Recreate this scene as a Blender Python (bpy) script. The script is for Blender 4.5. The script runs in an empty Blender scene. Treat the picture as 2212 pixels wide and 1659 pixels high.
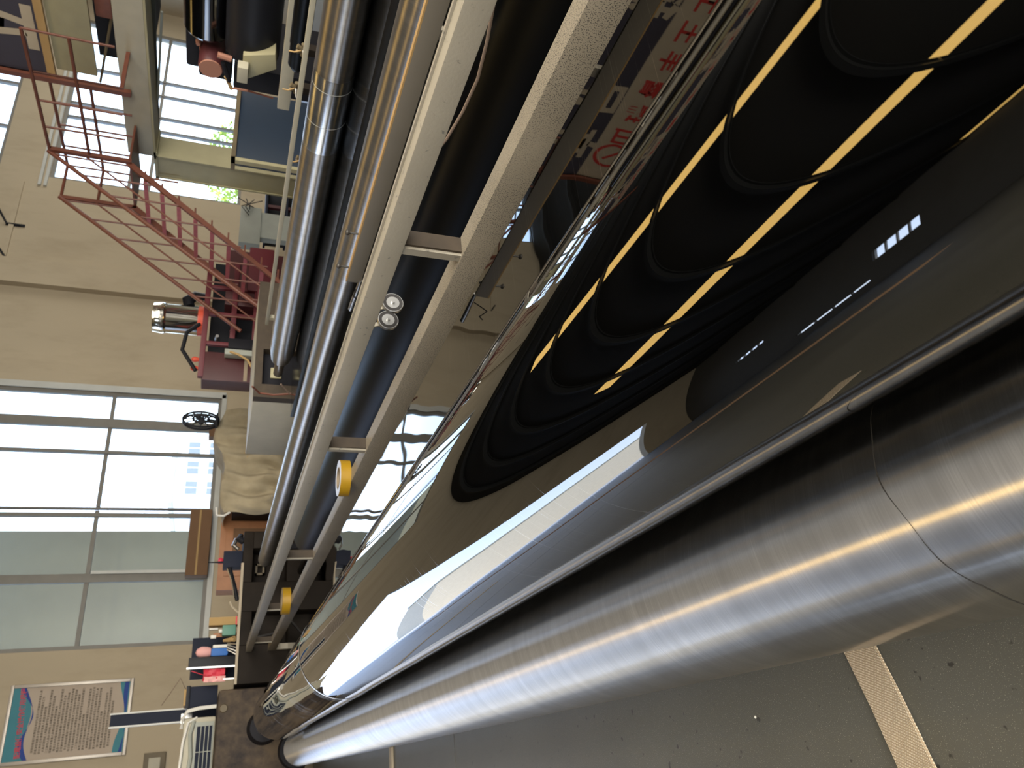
import bpy, bmesh, math, random
from mathutils import Vector, Matrix
random.seed(7)
S = bpy.context.scene
COL = S.collection
PI = math.pi
rad = math.radians

# ---------------------------------------------------------------- camera
# world: +Y runs along the rollers to the far wall, +X to the right, floor z = 0
F_PX, PITCH, ROLL, HEAD, EYE = 1600.0, rad(20.7), rad(4.36), rad(28.25), 1.5
_cp, _sp, _cr, _sr = math.cos(PITCH), math.sin(PITCH), math.cos(ROLL), math.sin(ROLL)
_M = Matrix(((_cr, -_sr, 0), (_sr, _cr, 0), (0, 0, 1))) @ Matrix(((1, 0, 0), (0, _cp, -_sp), (0, _sp, _cp)))

def _world(v):                         # (right, down, forward) of the upright frame -> world
    r, d, f = _M.transposed() @ Vector(v)
    return Vector((r * math.cos(HEAD) + f * math.sin(HEAD), -r * math.sin(HEAD) + f * math.cos(HEAD), -d))

RIGHT, DOWN, FWD = _world((1, 0, 0)), _world((0, 1, 0)), _world((0, 0, 1))
cam = bpy.data.cameras.new('camera')
cam.sensor_width = 36
cam.lens = F_PX / 2212 * 36
cam.clip_start, cam.clip_end = 0.05, 300
cam.dof.use_dof = True
cam.dof.focus_distance = 2.0
cam.dof.aperture_fstop = 6.5
cam_ob = bpy.data.objects.new('camera', cam)
COL.objects.link(cam_ob)
m = Matrix((DOWN, RIGHT, -FWD)).transposed().to_4x4()     # the phone was held sideways: picture right is world down
m.translation = Vector((0, 0, EYE))
cam_ob.matrix_world = m
S.camera = cam_ob

def P(px, py, ax, val):
    """point of the plane axis=val seen at photograph pixel (px, py)"""
    v = _world((829.5 - py, px - 1106.0, F_PX))
    i = 'XYZ'.index(ax)
    o = Vector((0, 0, EYE))
    return o + v * ((val - o[i]) / v[i])

# ---------------------------------------------------------------- light
S.view_settings.view_transform = 'Standard'
S.view_settings.look = 'None'
S.view_settings.exposure = 0.0
S.view_settings.gamma = 1.0
S.view_settings.use_curve_mapping = False
W = bpy.data.worlds.new('sky')
S.world = W
W.use_nodes = True
wn = W.node_tree.nodes
wl = W.node_tree.links
bg = wn['Background']
tc = wn.new('ShaderNodeTexCoord')
sep = wn.new('ShaderNodeSeparateXYZ')
rmp = wn.new('ShaderNodeValToRGB')
wl.new(tc.outputs['Generated'], sep.inputs[0])
wl.new(sep.outputs['Z'], rmp.inputs[0])
rmp.color_ramp.elements[0].position = 0.0
rmp.color_ramp.elements[0].color = (0.66, 0.76, 0.93, 1)
rmp.color_ramp.elements[1].position = 0.6
rmp.color_ramp.elements[1].color = (0.30, 0.48, 0.90, 1)
wl.new(rmp.outputs[0], bg.inputs[0])
bg.inputs[1].default_value = 6.0
S.cycles.max_bounces = 8
S.cycles.diffuse_bounces = 4
S.cycles.glossy_bounces = 6
S.cycles.sample_clamp_indirect = 6

sun = bpy.data.lights.new('sun', 'SUN')
sun.energy = 9
sun.angle = rad(1)
sun.color = (1, 0.93, 0.8)
so = bpy.data.objects.new('sun', sun)
COL.objects.link(so)
so.rotation_euler = (rad(38), 0, rad(-12))               # high sun from the -Y side, over the roof

def area(name, loc, rot, sx, sy, e, c):
    l = bpy.data.lights.new(name, 'AREA')
    l.shape = 'RECTANGLE'
    l.size, l.size_y, l.energy, l.color = sx, sy, e, c
    o = bpy.data.objects.new(name, l)
    COL.objects.link(o)
    o.location = loc
    o.rotation_euler = rot
    return o

HX0, HX1, HY0, HY1, HZ = -18.0, 26.0, -10.0, 19.3, 10.0   # the hall; far wall laid out at 19.3, stands at 19.3*KW
KW = 21.2 / 19.3
KG = 10.4 / 9.0
# unseen fill lamps added to brighten the hall, mostly from behind the camera
area('fill_back', (5, HY0 + .25, 4.6), (rad(90), 0, 0), 22, 6.0, 4200, (1.0, .96, .89))
area('fill_roof', (3, -6.5, HZ - .3), (rad(12), 0, 0), 20, 5.0, 3800, (1.0, .91, .76))
area('fill_side', (HX0 + .3, -5.5, 4.2), (0, rad(-90), 0), 5, 6, 500, (.86, .93, 1.0))
area('fill_right', (HX1 - .3, 11, 5.2), (0, rad(90), 0), 5, 12, 1100, (1.0, .97, .9))  # added fill for the far wall; the right wall has no opening

# ---------------------------------------------------------------- materials
def newmat(name):
    ma = bpy.data.materials.new(name)
    ma.use_nodes = True
    nt = ma.node_tree
    return ma, nt.nodes, nt.links, nt.nodes['Principled BSDF']

def mixc(n, l, fac, a, b):
    x = n.new('ShaderNodeMix')
    x.data_type = 'RGBA'
    for k, v in ((6, a), (7, b)):
        if isinstance(v, (tuple, list)):
            x.inputs[k].default_value = (*v[:3], 1)
        else:
            l.new(v, x.inputs[k])
    if isinstance(fac, float):
        x.inputs[0].default_value = fac
    else:
        l.new(fac, x.inputs[0])
    return x.outputs[2]

def noise(n, l, scale, detail=3, stretch=(1, 1, 1), rough=.5, coord='Object'):
    t = n.new('ShaderNodeTexCoord')
    mp = n.new('ShaderNodeMapping')
    mp.inputs['Scale'].default_value = stretch
    l.new(t.outputs[coord], mp.inputs[0])
    x = n.new('ShaderNodeTexNoise')
    x.inputs['Scale'].default_value = scale
    x.inputs['Detail'].default_value = detail
    x.inputs['Roughness'].default_value = rough
    l.new(mp.outputs[0], x.inputs['Vector'])
    return x.outputs['Fac']

def ramp(n, l, src, p0, p1, c0=(0, 0, 0), c1=(1, 1, 1)):
    r = n.new('ShaderNodeValToRGB')
    e = r.color_ramp.elements
    e[0].position, e[1].position = p0, p1
    e[0].color, e[1].color = (*c0, 1), (*c1, 1)
    l.new(src, r.inputs[0])
    return r.outputs[0]

def bump(n, l, b, h, strength, dist=.01):
    x = n.new('ShaderNodeBump')
    x.inputs['Strength'].default_value = strength
    x.inputs['Distance'].default_value = dist
    l.new(h, x.inputs['Height'])
    l.new(x.outputs[0], b.inputs['Normal'])

def flat(name, c, rough=.6, metal=0, var=.12, scale=3, spec=.5, bmp=0.0, bscale=60):
    ma, n, l, b = newmat(name)
    f = noise(n, l, scale)
    d = tuple(x * (1 - var) for x in c)
    e = tuple(min(1, x * (1 + var)) for x in c)
    l.new(mixc(n, l, f, d, e), b.inputs['Base Color'])
    b.inputs['Roughness'].default_value = rough
    b.inputs['Metallic'].default_value = metal
    b.inputs['Specular IOR Level'].default_value = spec
    if bmp:
        bump(n, l, b, noise(n, l, bscale), bmp, .002)
    return ma

def painted(name, c, spots, s_scale=170, thr=.62, rough=.55, wear=(.10, .095, .085)):
    """cream machine paint with dark chips and grime"""
    ma, n, l, b = newmat(name)
    f = noise(n, l, 4, 4)
    base = mixc(n, l, f, tuple(x * .82 for x in c), tuple(x * 1.1 for x in c))
    sp = ramp(n, l, noise(n, l, s_scale, 2), thr, thr + .05)
    mk = ramp(n, l, noise(n, l, 2.2, 3), .25, .5)
    mm = n.new('ShaderNodeMath'); mm.operation = 'MULTIPLY'
    l.new(sp, mm.inputs[0]); l.new(mk, mm.inputs[1])
    m2 = n.new('ShaderNodeMath'); m2.operation = 'MULTIPLY'
    l.new(mm.outputs[0], m2.inputs[0]); m2.inputs[1].default_value = spots
    l.new(mixc(n, l, m2.outputs[0], base, wear), b.inputs['Base Color'])
    b.inputs['Roughness'].default_value = rough
    bump(n, l, b, noise(n, l, 90), .25, .002)
    return ma

def plaster(name, c):
    ma, n, l, b = newmat(name)
    f = noise(n, l, .5, 5, (1, 1, .35), .6)
    f2 = ramp(n, l, noise(n, l, 1.3, 5, (1, 1, .3), .65), .50, .78)
    a = mixc(n, l, f, tuple(x * .85 for x in c), tuple(x * 1.12 for x in c))
    mm = n.new('ShaderNodeMath'); mm.operation = 'MULTIPLY'
    l.new(f2, mm.inputs[0]); mm.inputs[1].default_value = .35
    l.new(mixc(n, l, mm.outputs[0], a, (c[0] * .55, c[1] * .5, c[2] * .42)), b.inputs['Base Color'])
    b.inputs['Roughness'].default_value = .9
    bump(n, l, b, noise(n, l, 30), .15, .004)
    return ma

def mirror(name, c, rough, scratch, wav, wstretch=(1, .25, 1), wscale=1.5, smudge=.0):
    """polished steel: fine turning scratches round the axis (Y), long soft waviness"""
    ma, n, l, b = newmat(name)
    b.inputs['Metallic'].default_value = 1
    b.inputs['Base Color'].default_value = (*c, 1)
    s = ramp(n, l, noise(n, l, 1.0, 2, (1.0, 170, 1.0)), .64, .70)
    s2 = ramp(n, l, noise(n, l, 1.3, 3), .42, .58)
    mm = n.new('ShaderNodeMath'); mm.operation = 'MULTIPLY'
    l.new(s, mm.inputs[0]); l.new(s2, mm.inputs[1])
    l.new(mixc(n, l, mm.outputs[0], c, tuple(min(1, v * 1.8) for v in c)), b.inputs['Base Color'])
    mr = n.new('ShaderNodeMapRange')
    l.new(mm.outputs[0], mr.inputs[0])
    mr.inputs[3].default_value = rough
    mr.inputs[4].default_value = rough + scratch
    l.new(mr.outputs[0], b.inputs['Roughness'])
    bump(n, l, b, noise(n, l, wscale, 1, wstretch), 1.0, wav)
    return ma

def brushed(name, c, rough, aniso, streak=.5, sc=320, bmp=.05):
    """ground steel, grinding marks run round the roller, so reflections smear along Y"""
    ma, n, l, b = newmat(name)
    b.inputs['Metallic'].default_value = 1
    f = noise(n, l, 1.0, 3, (9, sc, 9), .6)
    f2 = noise(n, l, 1.0, 3, (2, 14, 2), .6)
    x = mixc(n, l, f, tuple(v * (1 - .35 * streak) for v in c), tuple(min(1, v * (1 + .25 * streak)) for v in c))
    l.new(mixc(n, l, ramp(n, l, f2, .3, .75), x, tuple(v * .72 for v in c)), b.inputs['Base Color'])
    b.inputs['Anisotropic'].default_value = aniso
    b.inputs['Roughness'].default_value = rough
    t = n.new('ShaderNodeTangent')
    t.direction_type = 'RADIAL'
    t.axis = 'Y'
    l.new(t.outputs[0], b.inputs['Tangent'])
    b.inputs['Anisotropic Rotation'].default_value = 0.25
    bump(n, l, b, f, bmp, .0006)
    return ma

def emis(name, c, s, stripes=False):
    ma, n, l, b = newmat(name)
    b.inputs['Base Color'].default_value = (0.2, .2, .2, 1)
    b.inputs['Emission Strength'].default_value = s
    if stripes:                        # corrugated translucent sheet
        t = n.new('ShaderNodeTexCoord')
        w = n.new('ShaderNodeTexWave')
        w.bands_direction = 'X'
        w.inputs['Scale'].default_value = 2.2
        w.inputs['Distortion'].default_value = .4
        l.new(t.outputs['Object'], w.inputs['Vector'])
        l.new(mixc(n, l, w.outputs['Fac'], tuple(x * .45 for x in c), c), b.inputs['Emission Color'])
    else:
        b.inputs['Emission Color'].default_value = (*c, 1)
    return ma

def mottled(name, a, d):
    ma, n, l, b = newmat(name)
    f = ramp(n, l, noise(n, l, 2.6, 5, rough=.62), .36, .64)
    l.new(mixc(n, l, f, d, a), b.inputs['Base Color'])
    b.inputs['Roughness'].default_value = .6
    b.inputs['Specular IOR Level'].default_value = .15
    return ma

def concrete():
    ma, n, l, b = newmat('polished_concrete')
    f = noise(n, l, 1.6, 5)
    a = mixc(n, l, f, (.066, .065, .054), (.108, .108, .096))
    sp = ramp(n, l, noise(n, l, 420, 1), .66, .72)
    sk = ramp(n, l, noise(n, l, 35, 2), .70, .74)
    a2 = mixc(n, l, sp, a, (.30, .29, .25))
    a3 = mixc(n, l, sk, a2, (.035, .033, .03))
    l.new(a3, b.inputs['Base Color'])
    b.inputs['Roughness'].default_value = .42
    bump(n, l, b, noise(n, l, 260, 3), .25, .002)
    return ma

def webbing():
    ma, n, l, b = newmat('woven_webbing')
    t = n.new('ShaderNodeTexCoord')
    mp = n.new('ShaderNodeMapping')
    mp.inputs['Rotation'].default_value = (0, 0, rad(38))
    l.new(t.outputs['UV'], mp.inputs[0])
    w = n.new('ShaderNodeTexWave')
    w.bands_direction = 'Y'
    w.inputs['Scale'].default_value = 5.5
    w.inputs['Distortion'].default_value = 1.2
    w.inputs['Detail'].default_value = 2
    w2 = n.new('ShaderNodeTexWave')
    w2.bands_direction = 'X'
    w2.inputs['Scale'].default_value = 9
    w2.inputs['Distortion'].default_value = 2
    l.new(mp.outputs[0], w.inputs[0])
    l.new(t.outputs['UV'], w2.inputs[0])
    mm = n.new('ShaderNodeMath'); mm.operation = 'MULTIPLY'
    l.new(w.outputs['Fac'], mm.inputs[0]); l.new(w2.outputs['Fac'], mm.inputs[1])
    l.new(mixc(n, l, mm.outputs[0], (.33, .25, .16), (.86, .76, .60)), b.inputs['Base Color'])
    b.inputs['Roughness'].default_value = .7
    bump(n, l, b, mm.outputs[0], .8, .004)
    return ma

def glass():
    ma, n, l, b = newmat('window_glass')
    tr = n.new('ShaderNodeBsdfTransparent')
    gl = n.new('ShaderNodeBsdfGlossy')
    gl.inputs['Roughness'].default_value = .3
    mx = n.new('ShaderNodeMixShader')
    mx.inputs[0].default_value = .025
    tr.inputs[0].default_value = (.95, .98, .96, 1)
    l.new(tr.outputs[0], mx.inputs[1]); l.new(gl.outputs[0], mx.inputs[2])
    l.new(mx.outputs[0], n['Material Output'].inputs[0])
    return ma

M = dict(
    floor=concrete(), wall=plaster('beige_plaster', (.47, .395, .28)),
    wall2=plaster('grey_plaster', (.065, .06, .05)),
    ceiling=flat('dark_roof_sheet', (.018, .016, .013), .8), truss=flat('roof_steel', (.012, .012, .011), .6),
    sky_sheet=emis('yellow_skylight_sheet', (1.0, .62, .17), 4.4, True),
    frame=painted('grey_window_metal', (.22, .21, .185), .2), jamb=flat('pale_aluminium', (.52, .53, .50), .4),
    glass=glass(),
    ground=flat('yard_concrete', (.50, .46, .40), .9, var=.1, scale=.3), soil=flat('dry_earth', (.42, .26, .15), .95),
    out_wall=flat('green_grey_render', (.31, .295, .235), .9, var=.06), tan=flat('tan_render', (.62, .55, .42), .9),
    white_wall=flat('white_render', (.7, .7, .68), .9), out_glass=flat('distant_glass', (.15, .17, .19), .3),
    leaf=flat('sunlit_leaf', (.30, .42, .04), .7, var=.4, scale=9),
    brushed=brushed('ground_steel', (.66, .65, .64), .28, 1.0, 1.1, 420, .12),
    brushed2=brushed('ground_steel_dull', (.50, .475, .44), .33, .75, .7, 160),
    mirror=mirror('mirror_steel', (.19, .19, .187), .0, .32, .0045, (1, .6, 1), 1.7),
    belt=mirror('mirror_steel_sheet', (.15, .147, .138), .015, .05, .0035, (1.6, .55, 1.6), 1.5),
    dark_roll=flat('dark_chromed_steel', (.018, .020, .023), .40, 1, .1),
    black_mirror=flat('black_mirror_steel', (.13, .135, .14), .12, 1, .05),
    seam=flat('seam_dark', (.04, .037, .033), .5), tape=flat('dull_silver_tape', (.55, .53, .5), .4, .7),
    bar=painted('cream_beam_paint', (.33, .30, .24), .75, 34, .66, .55, (.12, .12, .115)),
    bar_spot=painted('speckled_beam_paint', (.31, .275, .215), 1.0, 260, .55, .55, (.05, .047, .042)),
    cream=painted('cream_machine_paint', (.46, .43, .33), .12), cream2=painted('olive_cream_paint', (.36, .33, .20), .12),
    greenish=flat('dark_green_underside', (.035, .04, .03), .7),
    black=flat('black_plastic', (.012, .013, .017), .45, spec=.2), navy=flat('navy_paint', (.014, .018, .034), .6, spec=.15),
    dark=flat('oily_black_steel', (.012, .012, .016), .55, spec=.15), grime=flat('greasy_brown_paint', (.017, .013, .010), .65, var=.7, scale=3, spec=.12),
    housing=mottled('mottled_brown_casting', (.105, .078, .052), (.022, .019, .021)),
    dim_bar=flat('dull_bar_paint', (.20, .18, .145), .6),
    brown_side=flat('mottled_brown_side', (.042, .029, .017), .7, var=.5, scale=14),  # uneven brown, darker than the cream faces next to it
    band=brushed('polished_band_steel', (.72, .74, .76), .26, .8, .3),
    grime2=flat('greasy_olive_paint', (.13, .10, .055), .55, var=.5, scale=3),
    maroon=flat('maroon_paint', (.062, .013, .015), .5, var=.25), maroon2=flat('bright_maroon_paint', (.12, .016, .024), .5),
    brownred=flat('brown_motor_paint', (.33, .15, .10), .6), rust=flat('red_oxide_paint', (.135, .042, .024), .5, var=.3, scale=8),
    pink=flat('dusty_pink_tread', (.40, .11, .13), .7, var=.3, scale=20),
    orange=flat('orange_red_paint', (.65, .09, .045), .5), steel=flat('polished_drum_steel', (.8, .78, .7), .13, 1, .05),
    metal=flat('zinc_steel', (.55, .55, .54), .35, 1), white=flat('white_cable', (.72, .71, .66), .5),
    blue=flat('blue_cabinet_paint', (.006, .019, .042), .5), grey=flat('light_grey_paint', (.33, .35, .31), .6),
    cloth=flat('off_white_cloth', (.35, .30, .205), .95, var=.4, scale=3.2, bmp=.2), amber=flat('tan_cloth_stain', (.42, .28, .12), .9),
    wood=flat('orange_brown_wood', (.34, .15, .065), .55, var=.25, scale=5), card=flat('brown_cardboard', (.17, .095, .05), .9),
    rope=webbing(), yellow=flat('mustard_tape', (.36, .21, .012), .35), core=flat('cardboard_core', (.30, .24, .17), .9),
    teal=flat('teal_enamel', (.09, .24, .18), .5), red=flat('crimson_plastic', (.62, .03, .06), .5), pinkw=flat('pale_pink_plastic', (.8, .42, .40), .6),
    bluew=flat('blue_print', (.03, .15, .5), .6), banner=flat('banner_navy', (.040, .037, .055), .7), ban_w=flat('banner_cream', (.42, .36, .27), .8),
    ban_red=flat('banner_red', (.45, .035, .03), .7), ban_edge=flat('wooden_edge', (.42, .27, .11), .7),
    paper=flat('poster_paper', (.47, .39, .31), .8, var=.05), ink=flat('poster_ink', (.09, .075, .055), .9), p_teal=flat('poster_teal', (.05, .22, .27), .7),
    p_blue=flat('poster_blue', (.015, .05, .26), .7), p_red=flat('poster_title_red', (.55, .07, .10), .7), p_frame=flat('poster_frame', (.42, .38, .33), .35, .3),
    cable=flat('brown_cable', (.22, .16, .12), .6), rubber=flat('black_rubber', (.02, .018, .018), .6),
    line=flat('joint_filler', (.045, .042, .036), .9), lath=flat('pale_lath', (.42, .36, .27), .8),
)

# ---------------------------------------------------------------- geometry helpers
ORG = {}
GS = 1.0            # size factor about the eye point, keeps a far group's look while setting its real distance

def gs(v):
    v = Vector(v)
    if GS == 1.0:
        return v
    r = Vector((v.x * GS, v.y * GS, (v.z - EYE) * GS + EYE))
    if v.z >= -1e-3: r.z = max(r.z, 0.0)
    return r

class MB:
    def __init__(self):
        self.v, self.f, self.uv = [], [], None
    def add(self, vs, fs):
        k = len(self.v)
        self.v += [Vector(x) for x in vs]
        self.f += [tuple(i + k for i in f) for f in fs]
        return self
    def box(self, a, b):
        (x0, y0, z0), (x1, y1, z1) = a, b
        return self.hexa([(x0, y0, z0), (x1, y0, z0), (x1, y1, z0), (x0, y1, z0)], [(x0, y0, z1), (x1, y0, z1), (x1, y1, z1), (x0, y1, z1)])
    def hexa(self, lo, hi):
        return self.add(list(lo) + list(hi), [(3, 2, 1, 0), (4, 5, 6, 7), (0, 1, 5, 4), (1, 2, 6, 5), (2, 3, 7, 6), (3, 0, 4, 7)])
    def frame(self, p, q, up=(0, 0, 1)):
        d = (Vector(q) - Vector(p)).normalized()
        u = Vector(up)
        if abs(d.dot(u)) > .97:
            u = Vector((1, 0, 0))
        s = d.cross(u).normalized()
        return d, s, s.cross(d)
    def bar(self, p, q, w, h=None, up=(0, 0, 1)):
        h = h or w
        p, q = Vector(p), Vector(q)
        d, s, u = self.frame(p, q, up)
        r = [(-w / 2, -h / 2), (w / 2, -h / 2), (w / 2, h / 2), (-w / 2, h / 2)]
        return self.hexa([p + s * a + u * b for a, b in r], [q + s * a + u * b for a, b in r])
    def tube(self, pts, r, seg=8, cap=True):
        pts = [Vector(p) for p in pts]
        rs = r if isinstance(r, (list, tuple)) else [r] * len(pts)
        rings = []
        pu = None
        for i, p in enumerate(pts):
            d = (pts[min(i + 1, len(pts) - 1)] - pts[max(i - 1, 0)]).normalized()
            if pu is None:
                _, s, u = self.frame(Vector((0, 0, 0)), d)
            else:
                s = d.cross(pu).normalized()
                u = s.cross(d)
            pu = u
            rings.append([p + (s * math.cos(2 * PI * k / seg) + u * math.sin(2 * PI * k / seg)) * rs[i] for k in range(seg)])
        vs = [x for rr in rings for x in rr]
        fs = [(i * seg + k, i * seg + (k + 1) % seg, (i + 1) * seg + (k + 1) % seg, (i + 1) * seg + k) for i in range(len(pts) - 1) for k in range(seg)]
        if cap:
            fs += [tuple(range(seg))[::-1], tuple((len(pts) - 1) * seg + k for k in range(seg))]
        return self.add(vs, fs)
    def lathe(self, c, prof, seg=64, axis='Y'):
        """prof: (distance along axis, radius)"""
        c = Vector(c)
        vs = []
        for t, r in prof:
            for k in range(seg):
                a = 2 * PI * k / seg
                ca, sa = r * math.cos(a), r * math.sin(a)
                vs.append(c + {'Y': Vector((ca, t, sa)), 'Z': Vector((ca, sa, t)), 'X': Vector((t, ca, sa))}[axis])
        n = len(prof)
        fs = [(i * seg + k, i * seg + (k + 1) % seg, (i + 1) * seg + (k + 1) % seg, (i + 1) * seg + k) for i in range(n - 1) for k in range(seg)]
        if prof[0][1] > 1e-6: fs.append(tuple(range(seg))[::-1])
        if prof[-1][1] > 1e-6: fs.append(tuple((n - 1) * seg + k for k in range(seg)))
        return self.add(vs, fs)
    def sheet(self, grid, th=0.0):
        """grid of points [row][col]"""
        R_, C_ = len(grid), len(grid[0])
        vs = [p for row in grid for p in row]
        fs = [(i * C_ + j, i * C_ + j + 1, (i + 1) * C_ + j + 1, (i + 1) * C_ + j) for i in range(R_ - 1) for j in range(C_ - 1)]
        return self.add(vs, fs)
    def build(self, name, mat, parent=None, bevel=0.0, ang=35, solid=0.0):
        self.v = [gs(v) for v in self.v]
        if parent is None:
            xs = [v.x for v in self.v]; ys = [v.y for v in self.v]; zs = [v.z for v in self.v]
            o = Vector(((min(xs) + max(xs)) / 2, (min(ys) + max(ys)) / 2, min(zs)))
        else:
            o = ORG[parent.name]
        me = bpy.data.meshes.new(name)
        me.from_pydata([v - o for v in self.v], [], self.f)
        me.update()
        bm = bmesh.new(); bm.from_mesh(me)
        if solid:
            bmesh.ops.solidify(bm, geom=bm.faces[:], thickness=solid)
        bmesh.ops.recalc_face_normals(bm, faces=bm.faces[:])
        if bevel:
            es = [e for e in bm.edges if len(e.link_faces) == 2 and e.calc_face_angle(0) > rad(40)]
            bmesh.ops.bevel(bm, geom=es, offset=bevel, segments=2, profile=.6, affect='EDGES', clamp_overlap=True)
        bm.to_mesh(me); bm.free()
        for p in me.polygons: p.use_smooth = True
        me.set_sharp_from_angle(angle=rad(ang))
        me.materials.append(M[mat])
        ob = bpy.data.objects.new(name, me)
        COL.objects.link(ob)
        if parent is None:
            ob.location = o
        else:
            ob.parent = parent
        ORG[ob.name] = o
        return ob

def tag(o, label=None, cat=None, group=None, kind=None):
    for k, v in (('label', label), ('category', cat), ('group', group), ('kind', kind)):
        if v: o[k] = v
    return o

def thing(name, loc, label, cat, group=None):
    loc = gs(loc)
    o = bpy.data.objects.new(name, None)
    o.empty_display_size = .1
    COL.objects.link(o)
    o.location = loc
    ORG[o.name] = Vector(loc)
    return tag(o, label, cat, group)

def struct(o):
    return tag(o, kind='structure')

def box(a, b): return MB().box(a, b)

def text(name, s, size, origin, xdir, ydir, mat, parent, depth=.004, spacing=1.0, width=1.0, bold=0.0):
    cu = bpy.data.curves.new(name, 'FONT')
    cu.body = s
    cu.size = size
    cu.space_character = spacing
    cu.offset = bold * size
    cu.resolution_u = 2
    tmp = bpy.data.objects.new(name + '_tmp', cu)
    COL.objects.link(tmp)
    dg = bpy.context.evaluated_depsgraph_get()
    me = bpy.data.meshes.new_from_object(tmp.evaluated_get(dg))
    bpy.data.objects.remove(tmp)
    bpy.data.curves.remove(cu)
    X, Y = Vector(xdir).normalized(), Vector(ydir).normalized()
    N = X.cross(Y)
    o = ORG[parent.name]
    for v in me.vertices:
        v.co = gs(Vector(origin) + X * v.co.x * width + Y * v.co.y + N * depth) - o
    me.materials.clear()
    me.materials.append(M[mat])
    ob = bpy.data.objects.new(name, me)
    COL.objects.link(ob)
    ob.parent = parent
    ORG[ob.name] = o
    return ob

# ================================================================ SETTING
YW = HY1 * KW
fl = struct(box((HX0 - .3, HY0 - .3, -.25), (HX1 + .3, YW + .3, -.012)).build('floor', 'line'))
ys = [HY0, -3, 5.08, 6.95, 9.5, 12.5, 16, YW]
for i in range(len(ys) - 1):
    box((HX0, ys[i] + .006, -.02), (HX1, ys[i + 1] - .006, 0)).build('floor_slab', 'floor', fl)
box((-4.7, 3, 0), (-4.1, 19, .004)).build('floor_strip', 'soil', fl)
box((-1.6, 6.90, 0), (.36, 7.0, .018)).build('lath', 'lath', fl, .003)

def holed_wall(x0, x1, z0, z1, holes, y0, y1, name, mat, parent=None):
    mb = MB()
    xs = sorted({x0, x1, *[h[0] for h in holes], *[h[1] for h in holes]})
    for a, b in zip(xs, xs[1:]):
        hs = sorted([h for h in holes if h[0] <= a + 1e-6 and h[1] >= b - 1e-6], key=lambda h: h[2])
        z = z0
        for h in hs:
            if h[2] > z: mb.box((a, y0, z), (b, y1, h[2]))
            z = h[3]
        if z < z1: mb.box((a, y0, z), (b, y1, z1))
    return mb.build(name, mat, parent)

GS = KW
W1 = (2.95, 9.25, 1.70, 7.6)
W2 = (15.9, 22.6, 1.64, 6.75)
W3 = (16.1, 22.6, 7.98, 9.5)
DO = (-14.0, -1.5, 0.0, 5.7)
wf = struct(holed_wall(HX0 / KW, HX1 / KW, 0, HZ, [W1, W2, W3, DO], HY1, HY1 + .3, 'wall_far', 'wall'))
pil = box((12.15, HY1 - .22, 0), (12.9, HY1, HZ)).build('pilaster', 'wall', wf)
box((11.2, HY1 - .05, 7.3), (15.6, HY1, 7.42)).build('pilaster', 'wall', wf)
box((15.55, HY1 - .06, 6.76), (22.9, HY1, 6.84)).build('ledge', 'jamb', wf)
box((15.55, HY1 - .06, 6.90), (22.9, HY1, 6.98)).build('ledge', 'jamb', wf)

def window(n, W_, mull, trans, parent_y):
    x0, x1, z0, z1 = W_
    y = HY1 + .05
    fr = MB()
    t = .09
    fr.box((x0, y, z0), (x1, y + .1, z0 + t)).box((x0, y, z1 - t), (x1, y + .1, z1)).box((x0, y, z0 + t), (x0 + t, y + .1, z1 - t)).box((x1 - t, y, z0 + t), (x1, y + .1, z1 - t))
    w = struct(fr.build('window_%d' % n, 'frame'))
    for x, th in mull:
        box((x - th / 2, y - .02, z0 + t), (x + th / 2, y + .1, z1 - t)).build('mullion', 'frame', w, .006)
    xs = [x0] + [q[0] for q in mull] + [x1]
    zs = [z0] + list(trans) + [z1]
    for z in trans:
        for a, b in zip(xs, xs[1:]):
            box((a + .05, y + .01, z - .045), (b - .05, y + .09, z + .045)).build('transom', 'frame', w)
    for a, b in zip(xs, xs[1:]):
        for c, d in zip(zs, zs[1:]):
            box((a + .05, y + .045, c + .05), (b - .05, y + .053, d - .05)).build('pane', 'glass', w)
    return w
w1 = window(1, W1, [(4.52, .20), (6.02, .09), (6.18, .04), (7.62, .08), (8.40, .24)], [4.27], 0)
box((2.75, HY1 - .03, 1.58), (9.35, HY1, 1.70)).build('sill', 'jamb', w1)
box((9.25, HY1 - .03, 1.6), (9.42, HY1 + .02, 7.6)).build('jamb_trim', 'jamb', w1)
box((4.66, HY1 - .02, 1.78), (6.0, HY1 + .05, 1.86)).build('sash_rail', 'jamb', w1)
box((4.60, HY1 - .03, 1.78), (4.67, HY1 + .05, 4.2)).build('sash_rail', 'jamb', w1)
w2 = window(2, W2, [(P(505, y_, 'Y', HY1).x, .07) for y_ in (309, 280, 234, 205)], [4.22, 4.75], 0)
w3 = window(3, W3, [(17.6, .08), (19.3, .1), (20.9, .08)], [8.75], 0)

GS = 1.0
# left wall with a high window and a long low slit
wlm = MB()
LW = [(10.0, 11.6, 3.7, 5.1), (11.9, 15.0, 1.2, 1.42), (16.4, 17.9, 4.6, 4.95)]
ysl = sorted({HY0, YW, *[q for h in LW for q in h[:2]]})
for a, b in zip(ysl, ysl[1:]):
    z = 0
    for h in LW:
        if h[0] <= a and h[1] >= b:
            wlm.box((HX0 - .3, a, z), (HX0, b, h[2])); z = h[3]
    wlm.box((HX0 - .3, a, z), (HX0, b, HZ))
wlft = struct(wlm.build('wall_left', 'wall2'))
for h in LW:
    n_ = 4
    for i in range(n_ + 1):
        y = h[0] + (h[1] - h[0]) * i / n_
        box((HX0 - .2, y - .03, h[2]), (HX0 - .1, y + .03, h[3])).build('mullion', 'frame', wlft)
struct(box((HX1, HY0, 0), (HX1 + .3, YW, HZ)).build('wall_right', 'wall'))
struct(box((HX0, HY0 - .3, 0), (HX1, HY0, HZ)).build('wall_back', 'wall2'))

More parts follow.
